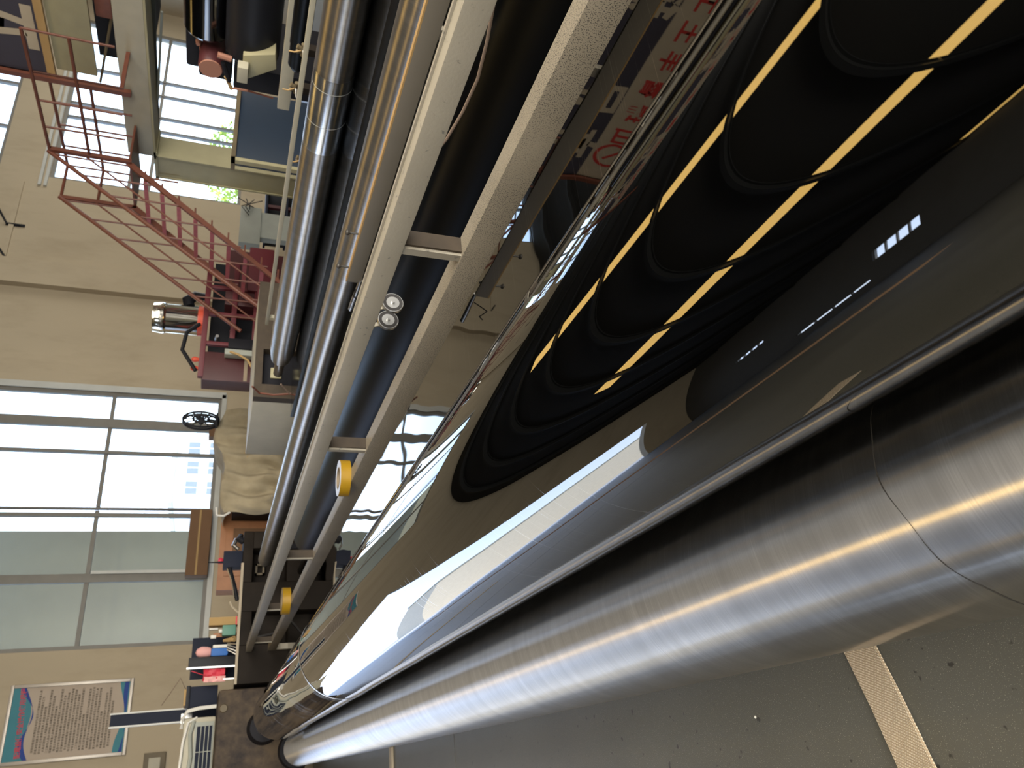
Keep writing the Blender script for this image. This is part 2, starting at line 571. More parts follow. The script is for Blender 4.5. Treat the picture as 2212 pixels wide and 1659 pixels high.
# roof with long yellow skylight strips running along Y, crossed by trusses
SX = [(-17.75, -17.2), (-5.4, -4.45), (4.95, 5.9), (17.1, 17.9)]
cm = MB()
xs = [HX0 - .3] + [v for s in SX for v in s] + [HX1 + .3]
for i in range(0, len(xs), 2):
    cm.box((xs[i], HY0 - .3, HZ), (xs[i + 1], YW + .3, HZ + .12))
for a, b, e in [(q[0], q[1], e) for q, e in zip(SX, (8.6, 14.2, 14.8, 14.8))]:
    cm.box((a, e, HZ), (b, YW + .3, HZ + .12))
ce = struct(cm.build('ceiling', 'ceiling'))
for (a, b), e in zip(SX, (8.6, 14.2, 14.8, 14.8)):
    box((a, HY0 - .3, HZ + .02), (b, e, HZ + .06)).build('skylight_sheet', 'sky_sheet', ce)
TY = [-.2, 2.0, 4.2, 6.4, 8.7, 10.9, 13.1, 15.3, 17.5, 19.7]
for y in TY:
    t = MB().box((HX0, y - .06, HZ - .26), (HX1, y + .06, HZ - .23)).box((HX0, y - .06, HZ - .06), (HX1, y + .06, HZ - .03)).box((HX0, y - .012, HZ - .24), (HX1, y + .012, HZ - .05))
    t.build('roof_beam', 'truss', ce)

# outside
struct(box((-70, YW + .3, -.3), (90, 120, -.02)).build('floor_yard', 'ground'))
struct(box((-70, HY0 - 5, -.3), (HX0 - .3, YW + .3, -.02)).build('floor_yard', 'ground'))
GS = KW

def building(loc0, loc1, mat, label, wins, wmat='out_glass'):
    t = thing('building', ((loc0[0] + loc1[0]) / 2, (loc0[1] + loc1[1]) / 2, -.02), label, 'building')
    box((loc0[0], loc0[1], -.02), loc1).build('wall', mat, t)
    box((loc0[0] - .2, loc0[1] - .2, loc1[2]), (loc1[0] + .2, loc1[1] + .2, loc1[2] + .3)).build('roof', 'grey', t)
    for (x0, x1, z0, z1) in wins:
        w = box((x0, loc0[1] - .05, z0), (x1, loc0[1] + .05, z1)).build('window', wmat, t)
        MB().box(((x0 + x1) / 2 - .04, loc0[1] - .09, z0), ((x0 + x1) / 2 + .04, loc0[1] - .05, z1)).build('glazing_bar', 'white_wall', w)
    return t
building((2.2, 21.5, 0), (6.25, 26, 12), 'out_wall', 'grey-green rendered building close outside the wide window, filling its lower left panes', [])
building((19.2, 58, 0), (24.4, 66, 5), 'white_wall', 'distant white building with blue windows, seen low through the wide window', [(19.7 + i * 1.6, 20.7 + i * 1.6, z, z + .8) for i in range(3) for z in (1.9, 3.4)])
building((-46, 48, 0), (-14, 56, 9), 'tan', 'tan building beyond the yard outside the open doorway', [])
tr = thing('tree', (23.4, 26, -.02), 'sunlit yellow-green tree outside the window by the blue cabinet', 'tree')
MB().tube([(23.4, 26, -.02), (23.5, 26, 1.2), (23.3, 26.1, 2.2)], [.16, .12, .07]).build('trunk', 'grime', tr)
lf = MB()
for i in range(1500):
    a, b, r = random.uniform(0, 2 * PI), random.uniform(-1, 1), random.uniform(.55, 1) ** .5
    c = Vector((23.5 + 2.1 * r * math.cos(a) * math.sqrt(1 - b * b), 26 + 1.5 * r * math.sin(a) * math.sqrt(1 - b * b), 2.1 + 1.15 * r * b))
    u = Vector((random.gauss(0, 1), random.gauss(0, 1), random.gauss(0, 1))).normalized() * .09
    v = u.cross(Vector((random.gauss(0, 1), random.gauss(0, 1), random.gauss(0, 1)))).normalized() * .06
    lf.add([c - u, c + v, c + u, c - v], [(0, 1, 2, 3)])
tag(lf.build('foliage', 'leaf', tr), kind='stuff')

GS = 1.0
# ================================================================ ROLLERS
# ground steel roller in front (A)
A = (.349, .2285, .228)
t = thing('steel_roller', (A[0], 5, 0), 'large bright ground steel roller in front, seam around its near end', 'roller')
MB().lathe((A[0], 0, A[1]), [(-2.2, .05), (-2.2, A[2] - .006), (-2.194, A[2]), (11.9, A[2]), (11.91, A[2] - .006), (11.91, .05)], 256).build('roller_body', 'brushed', t, ang=12)
MB().lathe((A[0], 0, A[1]), [(11.9, .06), (12.42, .06)], 24).build('shaft', 'metal', t)
sm = MB()
prof = []
for i in range(97):
    a = 2 * PI * i / 96
    yy = .865 + .037 * math.cos(a - .9) + .004 * math.sin(9 * a)
    w_ = .0012 + .0006 * math.sin(5 * a + 1)
    for s_ in (-1, 1):
        prof.append(Vector((A[0] + (A[2] + .0004) * math.cos(a), yy + s_ * w_, A[1] + (A[2] + .0004) * math.sin(a))))
sm.add(prof, [(2 * i, 2 * i + 1, 2 * i + 3, 2 * i + 2) for i in range(96)])
sm.build('seam', 'seam', t)

# mirror roller (B)
B = (.683, .703, .290)
t = thing('mirror_roller', (B[0], 5, 0), 'huge mirror-polished steel roller behind the front one, reflecting yellow skylights', 'roller')
MB().lathe((B[0], 0, B[1]), [(-2.2, .1), (-2.2, B[2] - .008), (-2.192, B[2]), (9.75, B[2]), (9.8, B[2] - .02), (9.8, .1)], 360).build('roller_body', 'mirror', t, ang=12)
MB().lathe((B[0], 0, B[1]), [(9.79, .11), (12.42, .11)], 40).build('shaft', 'metal', t)
for y in (-2.1, 9.9):
    box((B[0] - .05, y - .06, 0), (B[0] + .2, y + .06, B[1] - .09)).build('stand', 'dark', t)
rg = MB()
for i in range(120):
    a = 2 * PI * i / 119
    for dy in (-.018, .018):
        rg.v.append(Vector((B[0] + (B[2] + .0015) * math.cos(a), 4.97 + dy + .01 * math.sin(3 * a), B[1] + (B[2] + .0015) * math.sin(a))))
rg.f = [(2 * i, 2 * i + 1, 2 * i + 3, 2 * i + 2) for i in range(119)]
rg.build('tape_ring', 'tape', t)
MB().tube([(B[0] - .143, 4.97, B[1] + .247), (B[0] - .143, 9.6, B[1] + .247)], .003, 6).build('tape_line', 'tape', t)

# webbing sling under the front roller
g = []
pa, pb = P(1980, 1660, 'Z', .012), P(1845, 1388, 'Z', .012)
d = (pb - pa).normalized(); n_ = d.cross(Vector((0, 0, 1))).normalized()
st = MB(); path = [pa - d * .16, pa, pa.lerp(pb, .5), pb, pb + d * .07, pb + d * .12]
hw = .052
for i, p in enumerate(path):
    z = .006 + .004 * math.sin(i * 1.9)
    st.v += [Vector((p.x, p.y, z)) - n_ * hw, Vector((p.x, p.y, z + .006)) - n_ * (hw - .004), Vector((p.x, p.y, z + .006)) + n_ * (hw - .004), Vector((p.x, p.y, z)) + n_ * hw]
for i in range(len(path) - 1):
    for k in range(4):
        st.f.append((4 * i + k, 4 * i + (k + 1) % 4, 4 * (i + 1) + (k + 1) % 4, 4 * (i + 1) + k))
so_ = tag(st.build('webbing_sling', 'rope'), 'cream woven webbing sling lying on the concrete under the front roller', 'sling')
uv = so_.data.uv_layers.new(name='UVMap')
for lp in so_.data.loops:
    co = so_.data.vertices[lp.vertex_index].co + ORG[so_.name]
    q = Vector(co) - path[0]
    uv.data[lp.index].uv = (q.dot(n_) / .104 + .5, q.dot(d) / .104)
o = MB().lathe((*P(1632, 1549, 'Z', 0)[:2], 0), [(0, .004), (.002, .004), (.003, .001)], 10, 'Z').build('paint_spot', 'white')
tag(o, 'tiny white paint fleck alone on the grey concrete beside the sling', 'spot')

# polished steel sheet (C)
ZC = .41
C = thing('steel_sheet', (2.1, 5, 0), 'flat mirror-polished steel sheet between the mirror roller and the cream truss, reflecting a banner', 'sheet')
box((1.0, -2.2, ZC - .012), (2.38, 12.3, ZC)).build('sheet_surface', 'belt', C, ang=20)
for y in (-1.8, 1.5, 5, 8.5, 12):
    box((1.20, y - .06, .0), (1.30, y + .06, ZC - .012)).build('leg', 'dark', C)
    box((2.26, y - .06, .0), (2.36, y + .06, ZC - .012)).build('leg', 'dark', C)

# dark roller (D) lying on the sheet
D = (2.76, .315, .312)
t = thing('dark_roller', (D[0], 5, 0), 'dark satin steel roller seen between the two beams of the cream truss', 'roller')
MB().lathe((D[0], 0, D[1]), [(-2.2, .05), (-2.2, D[2]), (9.6, D[2]), (9.75, D[2] - .06), (9.8, .06), (11.6, .055)], 160).build('roller_body', 'dark_roll', t, ang=16)

# cream truss : two box beams joined by posts
TX = 1.75
t = thing('beam_truss', (TX, 5, .577), 'long cream steel truss of two box beams joined by posts, lower beam speckled', 'truss')
box((TX, -2.2, .577), (TX + .095, 12.44, .692)).build('lower_beam', 'bar_spot', t, .006)
u = box((TX, -2.2, .923), (TX + .095, 12.44, 1.008)).build('upper_beam', 'bar', t, .006)
tag(u, 'plain cream upper beam, paint flaking on top')
box((TX + .062, -2.2, 1.008), (TX + .078, 12.2, 1.016)).build('weld_bead', 'bar', u)
box((TX + .005, 12.36, 0), (TX + .09, 12.44, .58)).build('foot', 'bar', t)
box((TX + .005, -2.2, 0), (TX + .09, -2.1, .58)).build('foot', 'bar', t)
for y in (-.35, P(1000, 553, 'X', TX).y, P(806, 975, 'X', TX).y, P(690, 1208, 'X', TX).y, P(628, 1318, 'X', TX).y, P(592, 1388, 'X', TX).y):
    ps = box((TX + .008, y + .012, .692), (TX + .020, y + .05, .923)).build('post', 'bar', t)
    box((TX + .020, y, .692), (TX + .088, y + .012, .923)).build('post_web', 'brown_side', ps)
tag(t, group=None)
c = MB().tube([P(1075, 0, 'X', TX + .2) + Vector((0, -.4, .03)), P(1068, 0, 'X', TX + .2), P(1052, 90, 'X', TX + .19), P(1032, 170, 'X', TX + .17), P(1000, 240, 'X', TX + .15), P(965, 300, 'X', TX + .12), P(940, 330, 'X', TX + .1)], .0055, 8).build('cable', 'cable')
tag(c, 'thin brown cable curving behind the upper truss beam', 'cable')

# two yellow tape rolls / straps on the lower beam
def tape(px, py, r, h, label):
    """roll lying flat on the lower beam"""
    p = P(px, py, 'Z', .692 + h / 2)
    p.x = TX + .06
    t = thing('tape_roll', (p.x, p.y, .692), label, 'tape')
    for nm, r0, r1, z0, z1, mt in (('tape', r, r * .62, 0, h, 'yellow'), ('core', r * .62, r * .55, -.0005, h + .001, 'core')):
        MB().lathe((p.x, p.y, .693), [(z0, r1), (z0, r0), (z1, r0), (z1, r1), (z0, r1)], 48, 'Z').build(nm, mt, t)
tape(742, 1072, .125, .07, 'wide mustard-yellow tape roll on the lower truss beam, nearer one')
tape(616, 1335, .15, .09, 'mustard-yellow tape roll by the far end of the lower truss beam')

# slim ground roller (E) and angle bar with wing bolts
Er = (3.07, .802, .111)
t = thing('slim_roller', (Er[0], 5, 0), 'slim ground steel roller right above the cream truss', 'roller')
MB().lathe((Er[0], 0, Er[1]), [(-2.2, .04), (-2.2, Er[2]), (12.10, Er[2]), (12.16, Er[2] - .03), (12.18, .04), (12.45, .04)], 128).build('roller_body', 'brushed2', t, ang=16)
for y in (-1.5, 6, 11.6):
    box((3.09, y - .05, 0), (3.17, y + .05, Er[1] - Er[2] * .98)).build('stand', 'dark', t)
t = thing('angle_bar', (2.72, 1, 0), 'beige angle bar with wing bolts between the slim roller and the truss', 'bar')
zt, zb = .872, .787
box((2.72, -2.2, zb), (2.732, 3.88, zt)).build('web', 'dim_bar', t, .002)
box((2.72, -2.2, zt), (2.755, 3.88, zt + .008)).build('flange', 'ban_edge', t)
for y in (-1.9, 2.0):
    MB().box((2.732, y, .67), (2.76, y + .05, zt)).box((2.732, y, .65), (3.20, y + .05, .68)).box((3.2, y, 0), (3.24, y + .05, .68)).build('support_arm', 'bar', t)
for px, py in ((778, 506), (752, 577)):
    p = P(px, py, 'X', 2.74); p.z = zt + .008
    bt = MB().lathe((p.x, p.y, p.z), [(0, .006), (.05, .006)], 10, 'Z').build('wing_bolt', 'seam', t)
    MB().lathe((p.x, p.y, p.z + .05), [(0, .012), (.012, .018), (.02, .016), (.026, .006)], 14, 'Z').build('knob', 'seam', bt)
t = thing('hose_clamp', P(770, 640, 'X', 2.72), 'small metal hose fitting clamped at the end of the angle bar', 'fitting')
p = P(772, 628, 'X', 2.72)
MB().tube([P(779, 606, 'X', 2.724), p, P(763, 650, 'X', 2.72), P(757, 668, 'X', 2.72)], [.012, .016, .017, .016], 14).build('sleeve', 'metal', t)
MB().tube([P(768, 625, 'X', 2.71), P(764, 640, 'X', 2.58), P(778, 655, 'X', 2.56), P(782, 662, 'X', 2.5)], .004, 6).build('clip_wire', 'black', t)
for k, (px, py) in enumerate(((848, 655), (838, 692))):
    c = P(px, py, 'X', 1.95)
    t = thing('pulley', (c.x, c.y, c.z - .05), ['dark grooved pulley behind the upper truss beam, nearer of the pair', 'dark grooved pulley behind the upper truss beam, farther of the pair'][k], 'pulley', 'pulleys behind the truss')
    MB().lathe((c.x, c.y - .008, c.z), [(0, .0465), (0, .050), (.003, .052), (.010, .049), (.017, .052), (.02, .050), (.02, .0465)], 40).build('rim', 'metal', t)
    MB().lathe((c.x, c.y - .008, c.z), [(.002, .0), (-.001, .047), (.018, .047), (.018, 0)], 40).build('disc', 'rubber', t)
    MB().lathe((c.x, c.y - .02, c.z), [(0, .008), (.05, .008)], 12).build('axle', 'metal', t)
    MB().bar((c.x, c.y + .02, c.z), (c.x - .06, c.y + .02, .97), .012, .02).build('bracket', 'bar', t)

# black mirror table (G), roller F on it, cream ledge
t = thing('polished_table', (4.0, 2.6, 0), 'black mirror-polished table top under the banded roller', 'table')
box((3.36, -2.2, .86), (4.36, 7.35, .9005)).build('top', 'black_mirror', t)
for y in (-1.9, 2.6, 7.1):
    for x in (3.40, 4.22):
        box((x, y - .05, 0), (x + .1, y + .05, .86)).build('leg', 'dark', t)
Fr = (3.97, 1.03, .129)
t = thing('banded_roller', (Fr[0], 3, .9), 'ground steel roller with a polished band, lying on the black mirror table', 'roller')
MB().lathe((Fr[0], 0, Fr[1]), [(-2.2, .04), (-2.2, Fr[2]), (6.6, Fr[2]), (6.62, Fr[2] - .003), (7.0, Fr[2] - .006), (7.2, Fr[2] - .03), (7.24, .05), (7.55, .05)], 128).build('roller_body', 'brushed2', t, ang=16)
b0, b1 = P(735, 175, 'X', Fr[0] - .1).y, P(700, 330, 'X', Fr[0] - .1).y
o = MB().lathe((Fr[0], 0, Fr[1]), [(b0, Fr[2]), (b0 + .005, Fr[2] + .0012), (b1 - .005, Fr[2] + .0012), (b1, Fr[2])], 128).build('polished_band', 'band', t, ang=16)
tag(o, 'brighter polished band')
for y in (b0 + .10, b1 - .25):
    MB().lathe((Fr[0], 0, Fr[1]), [(y, Fr[2] + .001), (y + .001, Fr[2] + .0016), (y + .003, Fr[2] + .0016), (y + .004, Fr[2] + .001)], 96).build('scribed_ring', 'jamb', t)
t = tag(MB().box((4.45, -2.2, 1.165), (4.50, 7.35, 1.20)).build('cream_rail', 'cream', None, .004), 'long cream box rail running close behind the banded roller', 'rail')
for y in (-1.5, 3, 7.2):
    box((4.455, y, 0), (4.495, y + .05, 1.165)).build('post', 'cream', t)
ORG[t.name] = ORG[t.name]

# ================================================================ MACHINE ENDS
def rbox(a, b, name, mat, parent=None, bev=.05):
    return box(a, b).build(name, mat, parent, bev)

t = thing('end_housing', (.3, 13.0, 0), 'greasy brown cast housing at the far end of the two big rollers', 'machine')
rbox((-.75, 12.4, .12), (1.24, 14.2, 1.36), 'housing_body', 'housing', t, .07)
rbox((-.70, 12.3, 0), (1.20, 13.9, .12), 'base', 'grime2', t, .01)
MB().lathe((A[0], 12.41, A[1]), [(-.16, .16), (-.16, .25), (0, .27)], 40).build('bearing', 'dark', t)
MB().lathe((B[0], 12.41, B[1]), [(-.2, .13), (-.2, .20), (0, .24)], 48).build('bearing', 'dark', t)
MB().lathe((.98, 12.40, 1.27), [(-.02, .02), (-.02, .05), (0, .06)], 24).build('boss', 'grime2', t)

t = thing('machine_end', (2.4, 13, 0), 'long dark oily machine frame closing the far end of the truss', 'machine')
# front built around two rectangular pockets
for a, b in (((1.30, 12.45, 0), (1.85, 13.3, 1.13)), ((1.85, 12.45, 0), (2.35, 13.3, .40)), ((1.85, 12.45, .95), (2.35, 13.3, 1.13)), ((2.35, 12.45, 0), (2.80, 13.3, 1.13)),
             ((2.80, 12.45, 0), (3.62, 13.3, .45)), ((2.80, 12.45, .98), (3.62, 13.3, 1.13)), ((3.34, 12.45, .45), (3.62, 13.3, .98)), ((1.85, 12.85, .4), (3.34, 13.3, .98))):
    rbox(a, b, 'casting', 'grime', t, .012)
box((1.30, 12.42, 1.11), (3.1, 12.45, 1.15)).build('front_rail', 'lath', t, .004)
fr = MB()
x0, x1, z0, z1 = 2.98, 3.16, .78, .92
for a, b in (((x0, z0), (x1, z0 + .03)), ((x0, z1 - .03), (x1, z1)), ((x0, z0), (x0 + .03, z1)), ((x1 - .03, z0), (x1, z1))):
    fr.box((a[0], 12.75, a[1]), (b[0], 12.82, b[1]))
fr.build('pocket_frame', 'grime2', t)
MB().tube([(1.95, 12.44, .9), (2.0, 12.40, .6), (2.3, 12.42, .35)], .02, 8).build('hose', 'rubber', t)

# post, control box, vent housing above the left end
px = thing('column_rail', (1.0, 13.6, 1.36), 'navy upright rail with grey edges in front of the wall poster', 'rail')
box((.93, 13.55, 1.36), (1.11, 13.62, 2.84)).build('panel', 'navy', px)
for x in (.915, 1.10):
    box((x, 13.54, 1.75), (x + .022, 13.63, 2.85)).build('edge_strip', 'jamb', px)
box((.90, 13.52, 1.70), (1.04, 13.60, 1.86)).build('bracket', 'metal', px, .004)
for z in (1.76, 1.80):
    MB().lathe((.93 + (z - 1.76), 13.53, z), [(-.012, .012), (0, .012)], 8).build('bolt', 'white', px)
t = thing('control_box', (1.25, 13.3, 1.36), 'black control box with a cream top strip above the brown housing', 'control box')
rbox((1.07, 12.9, 1.36), (1.36, 13.45, 1.80), 'case', 'navy', t, .012)
box((1.06, 12.88, 1.745), (1.37, 13.46, 1.80)).build('lid', 'black', t, .006)
box((1.10, 12.92, 1.80), (1.33, 13.4, 1.83)).build('top_strip', 'amber', t, .004)
MB().tube([(1.32, 13.2, 1.80), (1.5, 13.0, 1.9), (1.3, 13.3, 2.05), (1.18, 13.5, 2.15)], .006, 6).build('wire', 'cable', t)
t = thing('cable_bundle', (1.05, 12.85, 1.36), 'bundle of white cables hanging beside the black control box', 'cable')
for k in range(4):
    MB().tube([(1.04 + .01 * k, 12.86, 1.365), (1.03 + .01 * k, 12.84, 1.6), (1.0 + .01 * k, 12.85, 1.76), (.93, 12.9, 1.80 + .01 * k), (.80, 13.05, 1.845 - .01 * k)], .012, 8).build('cable', 'white', t)
t = thing('vent_housing', (.5, 13.5, 1.36), 'cream and grey machine cover with a barred navy vent, below the poster', 'machine')
rbox((-.75, 12.95, 1.36), (.93, 13.5, 1.80), 'cover', 'cream', t, .03)
box((.05, 12.93, 1.38), (.86, 12.95, 1.64)).build('vent_frame', 'grey', t, .004)
v = box((.09, 12.92, 1.40), (.80, 12.935, 1.61)).build('vent', 'navy', t)
for k in range(3):
    box((.09, 12.905, 1.44 + k * .055), (.80, 12.92, 1.45 + k * .055)).build('vent_bar', 'grey', v)
box((.45, 12.903, 1.40), (.46, 12.92, 1.61)).build('vent_bar', 'grey', v)
MB().tube([(.93, 12.96, 1.62), (.86, 12.93, 1.74), (.6, 12.92, 1.79), (.2, 12.92, 1.81), (-.5, 12.92, 1.815)], .02, 8).build('cover_edge', 'white', t)
MB().tube([(.88, 12.93, 1.66), (.7, 12.92, 1.70), (.4, 12.92, 1.67), (.1, 12.92, 1.70), (-.4, 12.92, 1.71)], .028, 8).build('cover_fold', 'grey', t)

# navy wall board behind the small items
t = tag(box((1.50, 13.28, 1.13), (2.12, 13.33, 1.78)).build('navy_board', 'navy', None, .004), 'dark navy board standing behind the boxes and bottles on the end frame', 'board')
t = thing('black_post', (1.66, 12.75, 1.13), 'black rectangular post with silver edge between the pink and the red packets', 'post')
box((1.60, 12.65, 1.13), (1.74, 12.95, 1.80)).build('post_body', 'black', t, .008)
box((1.575, 12.64, 1.13), (1.60, 12.68, 1.82)).build('edge_strip', 'metal', t)
t = thing('red_packet', (1.49, 12.85, 1.13), 'crumpled red and white packet hanging beside the black post', 'packet')
zz = 1.28
g = [[Vector((1.40 + .17 * j / 4, 12.70 + .02 * math.sin(i * 2 + j * 1.7), zz + .30 * i / 5)) for j in range(5)] for i in range(6)]
MB().sheet(g).build('packet_body', 'red', t, solid=.05)
g = [[Vector((1.38 + .08 * j / 3, 12.68 + .02 * math.sin(i * 2.4 + j * 1.3), zz - .01 + .30 * i / 5)) for j in range(4)] for i in range(6)]
MB().sheet(g).build('packet_flap', 'pinkw', t, solid=.03)
MB().tube([(1.55, 12.66, 1.75), (1.5, 12.65, 1.62), (1.46, 12.68, 1.5)], .006, 6).build('string', 'red', t)
box((1.40, 12.66, 1.13), (1.42, 12.68, 1.30)).build('hanger_rod', 'metal', t)
t = thing('pink_bag', (1.82, 12.85, 1.13), 'pale pink bag with blue printed pouch standing above the black post', 'bag')
MB().lathe((1.835, 12.85, 1.50), [(0, .06), (.05, .08), (.14, .085), (.20, .05), (.22, 0)], 20, 'Z').build('bag_body', 'pinkw', t)
rbox((1.76, 12.78, 1.25), (1.88, 12.9, 1.50), 'pouch', 'bluew', t, .03)
rbox((1.88, 12.78, 1.22), (1.93, 12.9, 1.48), 'pouch_side', 'white', t, .02)
for k in range(4):
    MB().tube([(1.76 + .05 * k, 12.70, 1.14), (1.80 + .04 * k, 12.72, 1.2), (1.84 + .03 * k, 12.75, 1.27)], .012, 6).build('wire_offcut', 'metal', t)
t = thing('yellow_rag', (2.0, 12.8, 1.13), 'small tan rag bundled on the frame between the pink bag and the green tin', 'rag')
MB().tube([(1.975, 12.7, 1.17), (1.99, 12.75, 1.22), (2.0, 12.72, 1.18), (1.99, 12.8, 1.25), (1.98, 12.75, 1.33)], [.03, .038, .04, .035, .02], 10).build('rag_body', 'amber', t)
t = thing('green_tin', (2.12, 12.8, 1.13), 'teal-green square tin on the dark frame rail', 'tin')
rbox((2.05, 12.72, 1.16), (2.21, 12.86, 1.36), 'tin_body', 'teal', t, .02)
MB().lathe((2.13, 12.79, 1.36), [(0, .03), (.04, .03), (.05, .02)], 16, 'Z').build('cap', 'white', t)
t = thing('brush', (2.08, 12.9, 1.36), 'wooden handled brush with white bristles leaning behind the green tin', 'brush')
box((2.06, 12.9, 1.13), (2.12, 12.93, 1.48)).build('handle', 'wood', t)
box((2.04, 12.88, 1.44), (2.09, 12.95, 1.52)).build('bristles', 'white', t, .006)
box((2.17, 12.88, 1.42), (2.20, 12.95, 1.55)).build('bristles', 'white', t, .006)
t = thing('carton', (2.28, 12.85, 1.13), 'open brown cardboard carton standing above the green tin', 'carton')
rbox((2.22, 12.78, 1.13), (2.34, 13.0, 1.56), 'carton_body', 'amber', t, .004)
box((2.215, 12.775, 1.15), (2.345, 12.78, 1.17)).build('label_strip', 'red', t)
t = thing('wood_stick', (2.42, 12.85, 1.13), 'short pale stick leaning past the brown carton', 'stick')
MB().tube([(2.40, 12.8, 1.14), (2.50, 12.8, 1.24), (2.58, 12.82, 1.27)], .018, 8).build('stick_body', 'lath', t)
t = thing('hose_run', (2.9, 12.6, 1.13), 'black flexible cable chain lying along the top of the dark frame', 'hose')
MB().tube([(2.55, 12.6, 1.17), (2.75, 12.6, 1.22), (2.95, 12.62, 1.28), (3.15, 12.65, 1.33), (3.25, 12.7, 1.30)], .032, 10).build('chain', 'black', t)
MB().tube([(2.6, 12.55, 1.22), (2.85, 12.55, 1.27), (3.05, 12.58, 1.35)], .012, 6).build('pipe', 'metal', t)
t = thing('valve_block', (3.35, 12.75, 1.13), 'black valve block with silver fittings and red knob on the dark frame', 'valve')
rbox((3.08, 12.6, 1.13), (3.34, 12.85, 1.42), 'block', 'navy', t, .01)
MB().tube([(3.38, 12.68, 1.20), (3.45, 12.68, 1.28), (3.56, 12.7, 1.24)], [.03, .035, .03], 10).build('fitting', 'metal', t)
MB().lathe((3.2, 12.7, 1.42), [(0, .035), (.02, .05), (.07, .05), (.08, .02)], 16, 'Z').build('knob', 'red', t)
MB().tube([(3.16, 12.62, 1.36), (3.16, 12.62, 1.50), (3.16, 12.62, 1.64)], [.02, .014, .006], 8).build('spindle', 'black', t)
MB().tube([(3.5, 12.66, 1.13), (3.55, 12.66, 1.2), (3.62, 12.7, 1.17)], [.05, .06, .04], 10).build('hose_end', 'black', t)

# cream end cabinet of roller F
t = thing('end_cabinet', (4.3, 8.3, 0), 'cream and brown end cabinet holding the far end of the banded roller', 'cabinet')
x0, x1, y0, y1, zt = 3.70, 5.2, 7.62, 9.3, 1.27
box((x0, y0 + .12, 0), (x1, y1, zt)).build('cabinet_body', 'cream', t, .01)
ff = MB()
for a, b in (((x0, 0), (3.86, zt)), ((4.30, 0), (x1, zt)), ((3.86, 0), (4.30, .82)), ((3.86, 1.19), (4.30, zt))):
    ff.box((a[0], y0, a[1]), (b[0], y0 + .12, b[1]))
ff.build('front_plate', 'brown_side', t)
box((3.86, y0 + .115, .82), (4.30, y0 + .121, 1.19)).build('cavity_shade', 'dark', t)  # dark plate standing in for the shade inside the recess
box((3.99, y0 + .09, .98), (4.12, y0 + .115, 1.10)).build('bearing_plate', 'cream2', t, .01)
MB().tube([P(607, 830, 'X', 3.66), P(625, 850, 'X', 3.66) , P(640, 852, 'X', 3.66)], .008, 6).build('cable', 'cable', t)
mb = MB().tube([P(545, 835, 'X', 3.66), P(560, 849, 'X', 3.66), P(590, 853, 'X', 3.66), P(625, 851, 'X', 3.66), P(655, 847, 'X', 3.66)], .011, 6)
mb.build('cable', 'rust', t)

# draped machine
def drape():
    Yd = 15.0
    t = thing('draped_machine', (5.8, Yd + .5, 0), 'machine covered with a stained off-white cloth under the wide window', 'cover')
    xa, xb = .315 * Yd, .463 * Yd
    top = lambda s: 1.60 - .16 * (1 - s) ** 2 + .05 * math.sin(s * 11) + (.10 if s > .55 else 0) * math.sin((s - .55) * 7)
    rows = []
    nC, nR = 60, 22
    for i in range(nR + 1):
        v = i / nR
        row = []
        for j in range(nC + 1):
            s = j / nC
            fold = (.11 * math.sin(s * 30 + 2.5 * math.sin(v * 3)) + .05 * math.sin(s * 67 + v * 5)) * (.25 + v)
            z = top(s) - v * 1.15
            row.append(Vector((xa + (xb - xa) * s + .03 * math.sin(v * 9 + s * 5), Yd + fold - .16 * v, z)))
        rows.append(row)
    back = [[Vector((p.x, Yd + .9 * k / 4, p.z + .02 * math.sin(p.x * 9 + k))) for p in rows[0]] for k in (4, 3, 2, 1)]
    m_ = MB().sheet(back + rows)
    m_.build('cloth', 'cloth', t, solid=.012, ang=80)
    g = [[r[j] + Vector((0, -.012, 0)) for j in range(30, 36)] for r in rows[8:18]]
    MB().sheet(g).build('stain_patch', 'amber', t, ang=80)
    hem = [Vector((xa - .02, Yd - .1, 1.35)), Vector((xa - .1, Yd - .12, 1.46)), Vector((xa - .08, Yd - .1, 1.58)), Vector((xa + .08, Yd - .08, 1.60))]
    MB().tube(hem, .022, 8).build('hem', 'white', t)
    box((xa + .1, Yd + .1, 0), (xb - .1, Yd + .85, 1.3)).build('machine_body', 'grime', t)
    return t
drape()
t = thing('wooden_cabinet', (4.2, 16.2, 0), 'orange-brown wooden cabinet with panelled door beside the draped machine', 'cabinet')
rbox((3.45, 16.0, 0), (5.1, 16.5, 1.49), 'cabinet_body', 'wood', t, .01)
dr = box((3.72, 15.975, .25), (4.85, 16.0, 1.38)).build('door', 'wood', t, .008)
box((3.9, 15.955, .4), (4.7, 15.975, 1.24)).build('door_panel', 'card', dr, .008)
GS = KW
t = tag(box((4.45, HY1 - .35, 1.71), (6.05, HY1 - .05, 2.2)).build('cardboard_box', 'card', None, .01), 'brown cardboard box on the window sill below the middle pane', 'box')
t2 = box((4.46, HY1 - .354, 1.95), (6.04, HY1 - .349, 1.99)).build('tape_strip', 'amber', t)
tag(rbox((8.0, HY1 - .35, 1.45), (8.3, HY1 - .05, 1.95), 'sill_box', 'card', None, .01), 'small brown box on the sill at the right of the window', 'box')
GS = 1.0
